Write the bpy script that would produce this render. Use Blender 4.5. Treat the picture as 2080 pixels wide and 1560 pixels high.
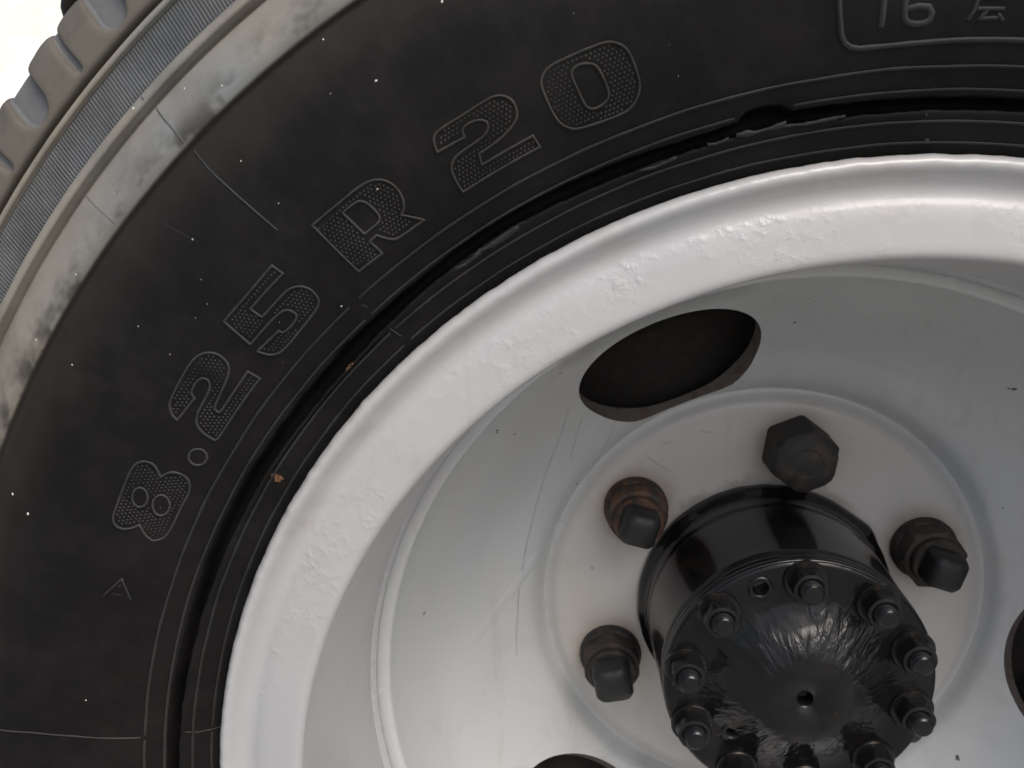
import bpy, bmesh, math, random
from mathutils import Vector, Matrix, noise

# ---------------------------------------------------------------- camera, sky, sun, exposure
for o in list(bpy.data.objects):
    bpy.data.objects.remove(o)
SC = bpy.context.scene
COL = SC.collection
R = math.radians
ZC = 0.4935                      # height of the wheel axis above the ground (m)

cam_d = bpy.data.cameras.new('camera')
cam = bpy.data.objects.new('camera', cam_d)
COL.objects.link(cam)
cam_d.sensor_width = 36.0
cam_d.lens = 31.07
cam_d.clip_start = 0.01
cam_d.clip_end = 500.0
right = Vector((0.998115, 0.059448, -0.015212))
up = Vector((0.0, 0.247906, 0.968784))
back = right.cross(up)
cam.matrix_world = Matrix((
    (right.x, up.x, back.x, -0.133947),
    (right.y, up.y, back.y, -0.559901),
    (right.z, up.z, back.z, ZC + 0.296487),
    (0, 0, 0, 1)))
cam_d.dof.use_dof = True
cam_d.dof.focus_distance = 0.40
cam_d.dof.aperture_fstop = 20.0
SC.camera = cam

SUN_EL, SUN_AZ = 53.0, 31.0      # soft overcast light from above, in front and a little to the right
world = bpy.data.worlds.new('World')
SC.world = world
world.use_nodes = True
wn = world.node_tree
wn.nodes.clear()
sky = wn.nodes.new('ShaderNodeTexSky')
sky.sky_type = 'NISHITA'
sky.sun_disc = False
sky.sun_elevation = R(SUN_EL)
sky.sun_rotation = R(180.0 - SUN_AZ)
sky.air_density = 0.8
sky.dust_density = 5.0
sky.ozone_density = 1.0
bg = wn.nodes.new('ShaderNodeBackground')
bg.inputs['Strength'].default_value = 0.15
wo = wn.nodes.new('ShaderNodeOutputWorld')
wn.links.new(sky.outputs[0], bg.inputs[0])
wn.links.new(bg.outputs[0], wo.inputs[0])

sun_d = bpy.data.lights.new('sun', 'SUN')
sun_d.energy = 1.5
sun_d.angle = R(40.0)
sun_d.color = (1.0, 0.985, 0.945)
sun = bpy.data.objects.new('sun', sun_d)
COL.objects.link(sun)
sdir = Vector((math.sin(R(SUN_AZ)) * math.cos(R(SUN_EL)), -math.cos(R(SUN_AZ)) * math.cos(R(SUN_EL)), math.sin(R(SUN_EL))))
sun.rotation_euler = (-sdir).to_track_quat('-Z', 'Y').to_euler()
sun.location = sdir * 5

SC.view_settings.view_transform = 'Standard'
SC.view_settings.look = 'None'
SC.view_settings.exposure = 0.25
SC.view_settings.gamma = 1.0
SC.view_settings.use_curve_mapping = False
SC.render.resolution_x = 1024
SC.render.resolution_y = 768

# ---------------------------------------------------------------- helpers
rnd = random.Random(7)
MM = 0.001


def P(r, th, w):
    """wheel polar coordinates (mm, degrees, mm towards the viewer) -> local metres"""
    a = R(th)
    return (r * math.cos(a) * MM, -w * MM, r * math.sin(a) * MM)


class MB:
    def __init__(self):
        self.v, self.f, self.m, self.sm = [], [], [], []

    def add(self, verts, faces, mat=0, smooth=True):
        b = len(self.v)
        self.v += verts
        for f in faces:
            self.f.append([i + b for i in f])
            self.m.append(mat)
            self.sm.append(smooth)

    def mesh(self, name):
        me = bpy.data.meshes.new(name)
        me.from_pydata(self.v, [], self.f)
        me.polygons.foreach_set('material_index', self.m)
        me.polygons.foreach_set('use_smooth', self.sm)
        bm = bmesh.new()
        bm.from_mesh(me)
        bmesh.ops.recalc_face_normals(bm, faces=bm.faces)
        bm.to_mesh(me)
        bm.free()
        me.update()
        return me

    def build(self, name, mats, parent=None):
        return link(name, self.mesh(name), mats, parent)


def link(name, me, mats=None, parent=None):
    if mats:
        for m in mats if isinstance(mats, (list, tuple)) else [mats]:
            me.materials.append(m)
    o = bpy.data.objects.new(name, me)
    COL.objects.link(o)
    if parent:
        o.parent = parent
    return o


def nz(x, y=0.0, z=0.0):
    return noise.noise(Vector((x, y, z)))


FINE = [75 + 0.15 * i for i in range(int(112 / 0.15) + 1)]            # dense where the photograph looks
ANG = FINE + [FINE[-1] + (435 - FINE[-1]) * k / 170 for k in range(1, 170)]


def revolve(mb, prof, angs=ANG, fn=None, closed_prof=False, mat=0, matfn=None):
    n, k = len(angs), len(prof)
    vs = []
    for th in angs:
        for j, (r, w) in enumerate(prof):
            if fn:
                r, w = fn(j, r, w, th)
            vs.append(P(r, th, w))
    b = len(mb.v)
    mb.v += vs
    kk = k if closed_prof else k - 1
    for i in range(n):
        i2 = (i + 1) % n
        for j in range(kk):
            j2 = (j + 1) % k
            mb.f.append([b + i * k + j, b + i * k + j2, b + i2 * k + j2, b + i2 * k + j])
            mb.m.append(matfn(j) if matfn else mat)
            mb.sm.append(True)


def catmull(pts, step=2.0):
    out = []
    n = len(pts)
    for i in range(n - 1):
        p0, p1, p2, p3 = pts[max(i - 1, 0)], pts[i], pts[i + 1], pts[min(i + 2, n - 1)]
        d = math.hypot(p2[0] - p1[0], p2[1] - p1[1])
        m = max(1, int(round(d / step)))
        for q in range(m):
            t = q / m
            out.append(tuple(0.5 * ((2 * p1[a]) + (-p0[a] + p2[a]) * t + (2 * p0[a] - 5 * p1[a] + 4 * p2[a] - p3[a]) * t * t
                                    + (-p0[a] + 3 * p1[a] - 3 * p2[a] + p3[a]) * t ** 3) for a in (0, 1)))
    out.append(pts[-1])
    return out


def smooth(a, b, x):
    t = max(0.0, min(1.0, (x - a) / (b - a)))
    return t * t * (3 - 2 * t)


def lerp_tab(tab, x):
    if x <= tab[0][0]:
        return tab[0][1]
    for (a, b), (c, d) in zip(tab, tab[1:]):
        if x <= c:
            return b + (d - b) * (x - a) / (c - a)
    return tab[-1][1]


# ---------------------------------------------------------------- material helpers
class NT:
    def __init__(self, name):
        self.mat = bpy.data.materials.new(name)
        self.mat.use_nodes = True
        self.t = self.mat.node_tree
        self.bsdf = self.t.nodes['Principled BSDF']
        self.tc = self.t.nodes.new('ShaderNodeTexCoord')

    def n(self, kind, **kw):
        nd = self.t.nodes.new(kind)
        for k, v in kw.items():
            setattr(nd, k, v)
        return nd

    def set(self, sock, v):
        if isinstance(v, bpy.types.NodeSocket):
            self.t.links.new(v, sock)
        elif isinstance(v, (tuple, list)) and len(v) == 3 and sock.type == 'RGBA':
            sock.default_value = (*v, 1)
        else:
            sock.default_value = v

    def obj(self):
        return self.tc.outputs['Object']

    def noise(self, scale, detail=4, rough=0.55, vec=None, dist=0.0):
        nd = self.n('ShaderNodeTexNoise')
        self.set(nd.inputs['Vector'], vec or self.obj())
        nd.inputs['Scale'].default_value = scale
        nd.inputs['Detail'].default_value = min(detail, 4)
        nd.inputs['Roughness'].default_value = rough
        nd.inputs['Distortion'].default_value = dist
        return nd.outputs['Fac']

    def math(self, op, a, b=0.0, c=0.0, clamp=False):
        nd = self.n('ShaderNodeMath', operation=op)
        nd.use_clamp = clamp
        self.set(nd.inputs[0], a)
        self.set(nd.inputs[1], b)
        self.set(nd.inputs[2], c)
        return nd.outputs[0]

    def ramp(self, x, a, b, lo=0.0, hi=1.0):
        nd = self.n('ShaderNodeMapRange', interpolation_type='SMOOTHSTEP')
        self.set(nd.inputs['Value'], x)
        nd.inputs['From Min'].default_value = a
        nd.inputs['From Max'].default_value = b
        nd.inputs['To Min'].default_value = lo
        nd.inputs['To Max'].default_value = hi
        return nd.outputs['Result']

    def mix(self, f, a, b):
        nd = self.n('ShaderNodeMix', data_type='RGBA')
        self.set(nd.inputs[0], f)
        self.set(nd.inputs[6], a)
        self.set(nd.inputs[7], b)
        return nd.outputs[2]

    def sep(self):
        nd = self.n('ShaderNodeSeparateXYZ')
        self.set(nd.inputs[0], self.obj())
        return nd.outputs

    def radius(self):
        """distance from the wheel axis, in mm"""
        s = self.sep()
        q = self.math('ADD', self.math('MULTIPLY', s[0], s[0]), self.math('MULTIPLY', s[2], s[2]))
        return self.math('MULTIPLY', self.math('SQRT', q), 1000.0)

    def polar(self, ka, kr, kw=0.0):
        """vector (angle*ka, radius mm*kr, depth mm*kw) for brushed / radial grain"""
        s = self.sep()
        a = self.math('MULTIPLY', self.math('ARCTAN2', s[2], s[0]), ka)
        r = self.math('MULTIPLY', self.radius(), kr)
        w = self.math('MULTIPLY', s[1], 1000.0 * kw)
        nd = self.n('ShaderNodeCombineXYZ')
        self.set(nd.inputs[0], a)
        self.set(nd.inputs[1], r)
        self.set(nd.inputs[2], w)
        return nd.outputs[0]

    def bump(self, h, strength, dist, prev=None):
        nd = self.n('ShaderNodeBump')
        nd.inputs['Strength'].default_value = strength
        nd.inputs['Distance'].default_value = dist
        self.set(nd.inputs['Height'], h)
        if prev:
            self.set(nd.inputs['Normal'], prev)
        return nd.outputs[0]

    def out(self, col, rough, nrm=None, spec=0.5, metal=0.0, coat=0.0, coat_rough=0.1):
        b = self.bsdf.inputs
        self.set(b['Base Color'], col)
        self.set(b['Roughness'], rough)
        self.set(b['Specular IOR Level'], spec)
        self.set(b['Metallic'], metal)
        self.set(b['Coat Weight'], coat)
        self.set(b['Coat Roughness'], coat_rough)
        if nrm:
            self.set(b['Normal'], nrm)
        return self.mat


BEIGE, SLATE = (0.222, 0.206, 0.172), (0.18, 0.192, 0.192)


def rubber(name, base=(0.0058, 0.0056, 0.0054), dust=0.0, rough=0.56, zone=False, slate=(0.42, 0.60)):
    """black tyre rubber; zone=True lays road dust on the shoulder outside r = 406 mm"""
    t = NT(name)
    big = t.noise(6.0, 4)
    mid = t.noise(38.0, 6, 0.62)
    fine = t.noise(900.0, 3, 0.6)
    dcol = t.mix(t.ramp(t.math('MULTIPLY_ADD', t.sep()[0], 0.9, t.math('ADD', big, 0.25)) if zone else big, *slate), BEIGE, SLATE)
    dcol = t.mix(t.ramp(mid, 0.35, 0.75, 0.0, 0.45), dcol, (0.10, 0.092, 0.08))
    dcol = t.mix(t.ramp(fine, 0.62, 0.75, 0.0, 0.3), dcol, (0.30, 0.27, 0.22))
    blk = t.mix(t.ramp(mid, 0.4, 0.7), base, tuple(c * 1.7 for c in base))
    if zone:
        rr = t.radius()
        wob = t.math('MULTIPLY_ADD', t.noise(30.0, 4, 0.65), 14.0, -7.0)
        haze = t.ramp(t.math('ADD', rr, wob), 378.0, 410.0, 0.0, 0.20)
        full = t.ramp(rr, 406.6, 408.2)
        # dust rubbed away in dark patches along the lower edge of the band
        rub = t.math('MULTIPLY', t.ramp(t.noise(19.0, 4, 0.72), 0.44, 0.60), t.ramp(t.math('ADD', rr, wob), 424.0, 407.0))
        edge = t.ramp(rr, 415.0, 407.0, 0.0, 0.35)
        full = t.math('MULTIPLY', full, t.math('SUBTRACT', 1.0, t.math('MAXIMUM', t.math('MULTIPLY', rub, 0.85), edge)))
        blk = t.mix(haze, blk, (0.085, 0.075, 0.06))
        fac = full
        scuff = t.ramp(t.noise(60.0, 4, 0.75), 0.45, 0.8, 0.0, 0.02)
        fac = t.math('MAXIMUM', fac, scuff)
    else:
        fac = t.math('MULTIPLY', t.ramp(mid, 0.25, 0.65, 0.55, 1.0), dust)
    col = t.mix(fac, blk, dcol)
    ro = t.math('MULTIPLY_ADD', fac, 0.35, rough, clamp=True)
    ro = t.math('MULTIPLY_ADD', mid, 0.12, ro, clamp=True)
    nrm = t.bump(fine, 0.25, 0.0004)
    nrm = t.bump(mid, 0.35 if dust > 0.4 else 0.12, 0.001, nrm)
    return t.out(col, ro, nrm, 0.13)


def white_paint(name, lumpy=0.0, stains=False, ca=(0.372, 0.382, 0.388), cb=(0.388, 0.388, 0.384)):
    t = NT(name)
    big = t.noise(7.0, 4)
    mid = t.noise(55.0, 5, 0.6)
    col = t.mix(t.ramp(big, 0.35, 0.65), ca, cb)
    col = t.mix(t.ramp(mid, 0.55, 0.8, 0.0, 0.25), col, (0.365, 0.37, 0.368))
    smear = t.math('MULTIPLY', t.ramp(t.noise(26.0, 4, 0.7, dist=0.8), 0.50, 0.72), t.ramp(t.noise(5.0, 2), 0.40, 0.60))
    col = t.mix(t.math('MULTIPLY', smear, 0.28), col, (0.25, 0.225, 0.19))
    st = t.n('ShaderNodeMapping')
    t.set(st.inputs['Vector'], t.obj())
    st.inputs['Scale'].default_value = (60.0, 20.0, 4.0)
    streak = t.ramp(t.noise(1.6, 4, 0.65, vec=st.outputs[0]), 0.55, 0.75, 0.0, 0.22)
    col = t.mix(streak, col, (0.30, 0.285, 0.26))
    # sparse specks of dirt
    vo = t.n('ShaderNodeTexVoronoi')
    t.set(vo.inputs['Vector'], t.obj())
    vo.inputs['Scale'].default_value = 42.0
    speck = t.math('MULTIPLY', t.ramp(vo.outputs['Distance'], 0.07, 0.035), t.ramp(t.noise(23.0, 1), 0.57, 0.62))
    col = t.mix(t.math('MULTIPLY', speck, 0.75), col, (0.06, 0.05, 0.04))
    if stains:
        rr = t.radius()
        s = t.obj()
        near = None
        for k in range(6):
            a = R(81.93 + 60 * k)
            nd = t.n('ShaderNodeVectorMath', operation='DISTANCE')
            t.set(nd.inputs[0], s)
            nd.inputs[1].default_value = (0.1111 * math.cos(a), 0.0, 0.1111 * math.sin(a))
            near = nd.outputs['Value'] if near is None else t.math('MINIMUM', near, nd.outputs['Value'])
        near = t.math('MULTIPLY', near, 1000.0)
        nw = t.math('MULTIPLY_ADD', t.noise(70.0, 6, 0.7), 14.0, -7.0)
        ring = t.ramp(t.math('ADD', near, nw), 31.0, 20.0)
        col = t.mix(t.math('MULTIPLY', ring, 0.75), col, (0.20, 0.105, 0.06))
        grime = t.ramp(t.math('ADD', near, nw), 42.0, 22.0, 0.0, 0.35)
        col = t.mix(grime, col, (0.30, 0.26, 0.20))
        # black enamel brushed over from the hub
        over = t.ramp(t.math('ADD', rr, t.math('MULTIPLY_ADD', t.noise(45.0, 7, 0.75), 26.0, -13.0)), 93.0, 84.0)
        sz = t.sep()
        over = t.math('MULTIPLY', over, t.ramp(t.math('MULTIPLY_ADD', t.noise(25.0, 4), 0.05, sz[2]), 0.055, 0.095, 0.0, 0.85))
        col = t.mix(over, col, (0.012, 0.012, 0.012))
        # flakes of black paint and yellowed grime
        fl = t.math('MULTIPLY', t.ramp(t.noise(130.0, 5, 0.7), 0.70, 0.74), t.ramp(near, 40.0, 26.0))
        col = t.mix(fl, col, (0.05, 0.035, 0.025))
        col = t.mix(t.ramp(rr, 152.0, 136.0, 0.0, 0.55), col, (0.475, 0.44, 0.395))
        old = t.math('MULTIPLY', t.ramp(t.noise(10.0, 5, 0.6), 0.45, 0.7), 0.30)
        old = t.math('MULTIPLY', old, t.ramp(rr, 150.0, 138.0, 0.25, 1.0))
        col = t.mix(old, col, (0.40, 0.37, 0.315))
    ro = t.math('MULTIPLY_ADD', mid, 0.18, 0.27)
    nrm = t.bump(t.noise(260.0, 3), 0.10, 0.0008)
    if lumpy:
        rr = t.radius()
        patch = t.math('MULTIPLY', t.ramp(t.noise(17.0, 3), 0.36, 0.78), t.math('MULTIPLY', t.ramp(rr, 283.0, 277.0), t.ramp(rr, 256.0, 262.0)))
        lump = t.ramp(t.noise(210.0, 3, 0.5), 0.40, 0.9)
        nrm = t.bump(t.math('MULTIPLY', lump, patch), lumpy, 0.0012, nrm)
        nrm = t.bump(t.noise(24.0, 3), 0.2, 0.003, nrm)
        edge = t.math('MULTIPLY', t.ramp(rr, 288.0, 291.0), t.noise(120.0, 3, 0.5))
        nrm = t.bump(edge, 0.15, 0.0006, nrm)
    else:
        nrm = t.bump(t.noise(20.0, 4), 0.12, 0.004, nrm)
    return t.out(col, ro, nrm, 0.5, coat=0.35, coat_rough=0.12)


def enamel(name, mode):
    """glossy black enamel laid on thick with a brush"""
    t = NT(name)
    n1 = t.noise(40.0, 5, 0.6)
    col = t.mix(t.ramp(n1, 0.4, 0.7), (0.005, 0.0054, 0.006), (0.011, 0.0108, 0.0105))
    rust = t.math('MULTIPLY', t.ramp(t.noise(34.0, 6, 0.7), 0.62, 0.74), 0.5)
    col = t.mix(rust, col, (0.045, 0.026, 0.014))
    if mode == 'barrel':
        h = t.noise(1.0, 4, 0.6, vec=t.polar(3.0, 0.3, 0.35))
        nrm = t.bump(h, 0.08, 0.002)
        ro = t.math('MULTIPLY_ADD', n1, 0.12, 0.05)
    elif mode == 'plate':
        rr = t.radius()
        h = t.noise(1.0, 3, 0.5, vec=t.polar(9.5, 0.085), dist=0.45)
        zone = t.math('MULTIPLY', t.math('MULTIPLY', t.ramp(rr, 22.0, 30.0), t.ramp(t.noise(26.0, 2), 0.40, 0.58, 0.1, 1.0)), t.ramp(rr, 62.0, 50.0, 0.25, 1.0))
        nrm = t.bump(t.math('MULTIPLY', h, zone), 0.42, 0.0045)
        nrm = t.bump(t.noise(60.0, 3, 0.5), 0.25, 0.002, nrm)
        ro = t.math('MULTIPLY_ADD', n1, 0.2, 0.08)
    else:
        nrm = t.bump(t.noise(150.0, 4), 0.3, 0.001)
        ro = t.math('MULTIPLY_ADD', n1, 0.25, 0.10)
    return t.out(col, ro, nrm, {'plate': 0.28, 'barrel': 0.5}.get(mode, 0.35))


def rusty_iron(name, base, rust, amount, rough=0.62):
    t = NT(name)
    a = t.noise(90.0, 6, 0.68)
    b = t.noise(420.0, 4, 0.6)
    col = t.mix(t.ramp(a, 0.66 - 0.4 * amount, 0.80 - 0.3 * amount), base, rust)
    col = t.mix(t.ramp(b, 0.55, 0.75, 0.0, 0.4), col, tuple(c * 0.45 for c in rust))
    nrm = t.bump(a, 0.35, 0.0012)
    nrm = t.bump(b, 0.3, 0.0005, nrm)
    return t.out(col, t.math('MULTIPLY_ADD', a, 0.25, rough - 0.15), nrm, 0.35)


def plain(name, colr, rough=0.6, spec=0.3, scale=120.0):
    t = NT(name)
    a = t.noise(scale, 5, 0.6)
    col = t.mix(t.ramp(a, 0.3, 0.7), tuple(c * 0.75 for c in colr), tuple(c * 1.2 for c in colr))
    return t.out(col, rough, t.bump(a, 0.2, 0.001), spec)


M_RUB = rubber('tyre_rubber', zone=True)
M_RING = rubber('bead_ring_rubber', base=(0.014, 0.0142, 0.0145), dust=0.07, rough=0.45)
M_RIDGE = rubber('moulded_ridge_rubber', base=(0.016, 0.0158, 0.0155), dust=0.13, rough=0.5)
M_STIP = rubber('stippled_rubber', base=(0.016, 0.0158, 0.0155), dust=0.11, rough=0.5)
M_SERR = rubber('serrated_rubber', base=(0.050, 0.057, 0.064), dust=0.18, rough=0.55)
M_CREST = rubber('serration_crest_rubber', base=(0.085, 0.092, 0.098), dust=0.5, rough=0.55)
M_TREAD = rubber('dusty_tread_rubber', dust=0.60, slate=(0.55, 0.8))
M_NOTCH = rubber('notch_rubber', base=(0.075, 0.082, 0.092), dust=0.42, rough=0.6)
M_SEAM = rubber('seam_rubber', base=(0.016, 0.016, 0.016), dust=0.10)
M_SEAMD = rubber('dusty_seam_rubber', base=(0.03, 0.03, 0.03), dust=0.35)
M_DUST = plain('pale_dust', (0.62, 0.60, 0.55), 0.8)
M_RUSTSPOT = plain('rust_spot', (0.13, 0.065, 0.03), 0.8, scale=500.0)
M_DIRT = plain('dark_dirt', (0.11, 0.095, 0.08), 0.8, scale=400.0)
M_SCUFF = plain('scuffed_rubber', (0.022, 0.022, 0.022), 0.6, scale=300.0)
M_RIM = white_paint('white_rim_paint', lumpy=0.75)
M_DISC = white_paint('white_disc_paint', stains=True, ca=(0.452, 0.472, 0.474), cb=(0.462, 0.474, 0.468))
M_WELD = white_paint('white_weld_paint', lumpy=0.3)
M_HOLE = rusty_iron('vent_hole_edge', (0.11, 0.10, 0.09), (0.09, 0.058, 0.042), 0.4)
M_HUB = enamel('black_enamel_barrel', 'barrel')
M_PLATE = enamel('black_enamel_plate', 'plate')
M_STUD = enamel('black_enamel_fastener', 'bolt')
M_NUT = rusty_iron('lug_nut_iron', (0.022, 0.0205, 0.019), (0.048, 0.036, 0.028), 0.45)
M_NUTR = rusty_iron('rusty_lug_nut_iron', (0.028, 0.024, 0.020), (0.062, 0.042, 0.030), 0.5)
M_NUTO = rusty_iron('orange_rusted_nut_iron', (0.028, 0.022, 0.018), (0.105, 0.052, 0.029), 0.55)
M_TIP = rusty_iron('black_square_stub', (0.014, 0.0145, 0.015), (0.030, 0.022, 0.017), 0.2, 0.5)
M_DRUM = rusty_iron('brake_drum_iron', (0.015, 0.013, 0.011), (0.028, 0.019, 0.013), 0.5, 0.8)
M_GUARD = plain('dark_mudguard', (0.022, 0.020, 0.018), 0.7)

# ---------------------------------------------------------------- ground
t = NT('yard_ground')
g1 = t.noise(0.7, 6, 0.6)
g2 = t.noise(14.0, 8, 0.65)
gc = t.mix(t.ramp(g1, 0.3, 0.7), (0.27, 0.262, 0.245), (0.33, 0.322, 0.305))
gc = t.mix(t.ramp(g2, 0.5, 0.75, 0.0, 0.5), gc, (0.19, 0.182, 0.168))
M_GROUND = t.out(gc, 0.85, t.bump(g2, 0.4, 0.01), 0.3)
bm = bmesh.new()
bmesh.ops.create_grid(bm, x_segments=24, y_segments=24, size=150.0)
gm = bpy.data.meshes.new('ground')
bm.to_mesh(gm)
bm.free()
ground = link('ground', gm, M_GROUND)
ground['kind'] = 'structure'
ground['label'] = 'worn concrete yard surface under the truck wheel'

# ---------------------------------------------------------------- the wheel
wheel = bpy.data.objects.new('truck_wheel', None)
COL.objects.link(wheel)
wheel.location = (0, 0, ZC)
wheel.empty_display_size = 0.1
wheel['label'] = 'large black truck tyre on a white painted steel wheel with black hub'
wheel['category'] = 'truck wheel'

# ---- tyre casing -------------------------------------------------
BEAD = [(280, 190), (285, 200), (291, 207), (296, 211.5), (299.7, 214.3), (303, 216), (307.1, 218.3), (308.6, 219.0)]
SIDE = catmull([(321, 226), (325, 228.2), (332, 231.2), (342, 234.6), (355, 237.6), (370, 239.6), (382, 240), (392, 238.6), (399, 235.4), (403.5, 232.4), (405.4, 231.3)], 2.2)
SHOULDER = [(406.2, 231.6), (407.0, 232.9), (408.2, 233.2), (410, 232.4)] + catmull([(412, 231.4), (420, 226.6), (426, 221.6), (429.2, 218.2)], 2.2) + \
    [(430.2, 215.9), (431.0, 214.9), (431.7, 214.9), (432.0, 219.8), (432.7, 220.4), (433.6, 220.2), (435.4, 218.9), (436.2, 218.0), (436.6, 214.5), (436.9, 213.1), (446, 208.6), (454.9, 203.6),
     (455.3, 206.9), (455.9, 207.8), (457.6, 207.0), (458.2, 205.9), (458.5, 200.8), (461.0, 199.5)]
UNDER = [(463, 196), (470, 190), (476, 182), (479, 168), (480, 122), (479, 76), (476, 62), (470, 54), (461, 44), (440, 30), (406, 12), (380, 4), (350, 7), (325, 15), (300, 30), (285, 44), (280, 54)]
GAP_OUT = [(75, 315.4), (91.0, 315.2), (96.8, 315.5), (99.6, 315.6), (100.4, 318.6), (101.4, 319.2), (102.6, 318.9), (103.2, 316.0), (106, 315.0), (113.2, 316.2), (120.5, 317.2), (126.7, 315.7),
           (133.2, 315.6), (134.6, 316.4), (136.2, 315.2), (143, 315.3), (152.9, 315.7), (159.8, 315.1), (167.1, 316.0), (172.7, 316.7), (187, 316.0)]
GAP_IN = [(75, 311.4), (90.9, 311.5), (96.7, 311.2), (101.2, 311.9), (106.1, 311.3), (113.7, 311.6), (121.2, 312.8), (127.5, 311.6), (135.3, 310.0), (143, 310.4), (152.7, 311.0), (159.7, 311.6), (167.2, 312.4), (172.9, 313.2), (187, 312.0)]


def gap(th):
    """inner and outer radius of the torn groove next to the bead"""
    a = th if th <= 187 else 75 + ((th - 187) / (435 - 187)) * 0
    ro = lerp_tab(GAP_OUT, th) if th <= 187 else 315.6
    ri = lerp_tab(GAP_IN, th) if th <= 187 else 311.6
    ro += 0.45 * nz(th * 0.9, 3.1) + 0.30 * nz(th * 3.3, 9.0)
    ri += 0.40 * nz(th * 0.7, 7.7) + 0.35 * nz(th * 2.6, 1.0)
    return ri - 0.5, max(ro + 0.25, ri + 1.9)


GROOVE = [('i', -1.6, 0.0), ('i', -0.5, -0.1), ('i', 0.0, -0.9), ('i', 0.1, -13.0), ('o', -0.1, -13.5), ('o', 0.0, -1.0), ('o', 0.35, -0.1), ('o', 0.8, 0.15)]
FRONT = BEAD + [(0, 0)] * len(GROOVE) + SIDE + SHOULDER
PROF = FRONT + UNDER
SURF = BEAD + [(311, 220.4), (317, 223.6)] + SIDE + SHOULDER


def wtyre(r):
    for (a, b), (c, d) in zip(SURF, SURF[1:]):
        if a <= r <= c:
            return b + (d - b) * (r - a) / (c - a)
    return SURF[-1][1]


def casing_fn(j, r, w, th):
    k = j - len(BEAD)
    if 0 <= k < len(GROOVE):
        side, dr, dw = GROOVE[k]
        ri, ro = gap(th)
        r = (ri if side == 'i' else ro) + dr
        return r, wtyre(min(max(r, 309), 320.9)) + dw
    w += 0.25 * nz(th * 0.35, r * 0.02) + 0.10 * nz(th * 1.3, r * 0.07, 5)
    return r, w


mb = MB()
revolve(mb, PROF, fn=casing_fn)
tyre = mb.build('tyre', M_RUB, wheel)
tyre['label'] = 'black rubber tyre with moulded size numbers and dusty shoulder'


# ---- raised rubber lines ----------------------------------------
def chaikin(pts, closed, keep=48):
    out = []
    n = len(pts)
    for i in range(n):
        if not closed and i in (0, n - 1):
            out.append(pts[i])
            continue
        a, b, c = Vector(pts[i - 1]), Vector(pts[i]), Vector(pts[(i + 1) % n])
        d1, d2 = b - a, c - b
        if d1.length < 1e-6 or d2.length < 1e-6 or math.degrees(d1.angle(d2)) > keep:
            out.append(tuple(b))
        else:
            out.append(tuple(b - d1 * 0.25))
            out.append(tuple(b + d2 * 0.25))
    return out


def densify(pts, closed, step):
    out = []
    n = len(pts)
    for i in range(n if closed else n - 1):
        a, b = Vector(pts[i]), Vector(pts[(i + 1) % n])
        m = max(1, int((b - a).length / step))
        for q in range(m):
            out.append(tuple(a.lerp(b, q / m)))
    if not closed:
        out.append(tuple(pts[-1]))
    return out


def ridge(mb, pts, width, height, closed=False, surf=wtyre, step=1.5, jitter=0.0, sink=0.4, mat=0):
    """raise a rounded rib along a line given as (angle, radius) on the tyre or disc"""
    rm = sum(p[1] for p in pts) / len(pts)
    pl = [(R(a) * rm, r) for a, r in pts]
    pl = densify(pl, closed, step)
    n = len(pl)
    rows = []
    for i in range(n):
        p = Vector(pl[i])
        a = Vector(pl[i - 1]) if (closed or i) else None
        b = Vector(pl[(i + 1) % n]) if (closed or i < n - 1) else None
        d1 = (p - a).normalized() if a is not None else (b - p).normalized()
        d2 = (b - p).normalized() if b is not None else d1
        n1, n2 = Vector((-d1.y, d1.x)), Vector((-d2.y, d2.x))
        m = n1 + n2
        m = n1 if m.length < 0.2 else m / max(0.45, m.length_squared / 2)
        wd = width * (1 + jitter * nz(i * 0.37, rm))
        hh = height * (1 + jitter * nz(i * 0.31, 4.0, rm))
        if not closed and i in (0, n - 1):
            hh *= 0.3
        row = []
        for f, h in ((-0.5, -sink), (-0.30, hh * 0.75), (0.0, hh), (0.30, hh * 0.75), (0.5, -sink)):
            q = p + m * (wd * f)
            row.append(P(q.y, math.degrees(q.x / rm), surf(q.y) + h))
        rows.append(row)
    vs = [v for r_ in rows for v in r_]
    fs = []
    for i in range(n if closed else n - 1):
        i2 = (i + 1) % n
        for j in range(4):
            fs.append([i * 5 + j, i * 5 + j + 1, i2 * 5 + j + 1, i2 * 5 + j])
    mb.add(vs, fs, mat)


def arc(r, a0, a1, step=0.6):
    n = max(2, int(abs(a1 - a0) / step))
    return [(a0 + (a1 - a0) * i / n, r + 0.22 * nz((a0 + (a1 - a0) * i / n) * 0.25, r)) for i in range(n + 1)]


for nm, r, hgt, spans, lab in (
        ('bead_ring', 299.7, 0.55, [(75, 130.9), (131.6, 171.2), (171.8, 434)], None),
        ('bead_ring', 307.1, 0.75, [(75, 131.0), (131.5, 434)], None),
        ('bead_ring', 317.6, 0.75, [(75, 99.6), (103.4, 131.3), (131.9, 434)], 'thin moulded ring interrupted by a torn notch in the rubber'),
        ('bead_ring', 325.0, 0.85, [(75, 131.0), (131.9, 171.1), (171.5, 434)], None)):
    mb = MB()
    for a0, a1 in spans:
        ridge(mb, arc(r, a0, a1), 1.25, hgt, jitter=0.25, step=3.0)
    o = mb.build(nm, M_RING, tyre)
    if lab:
        o['label'] = lab

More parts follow.
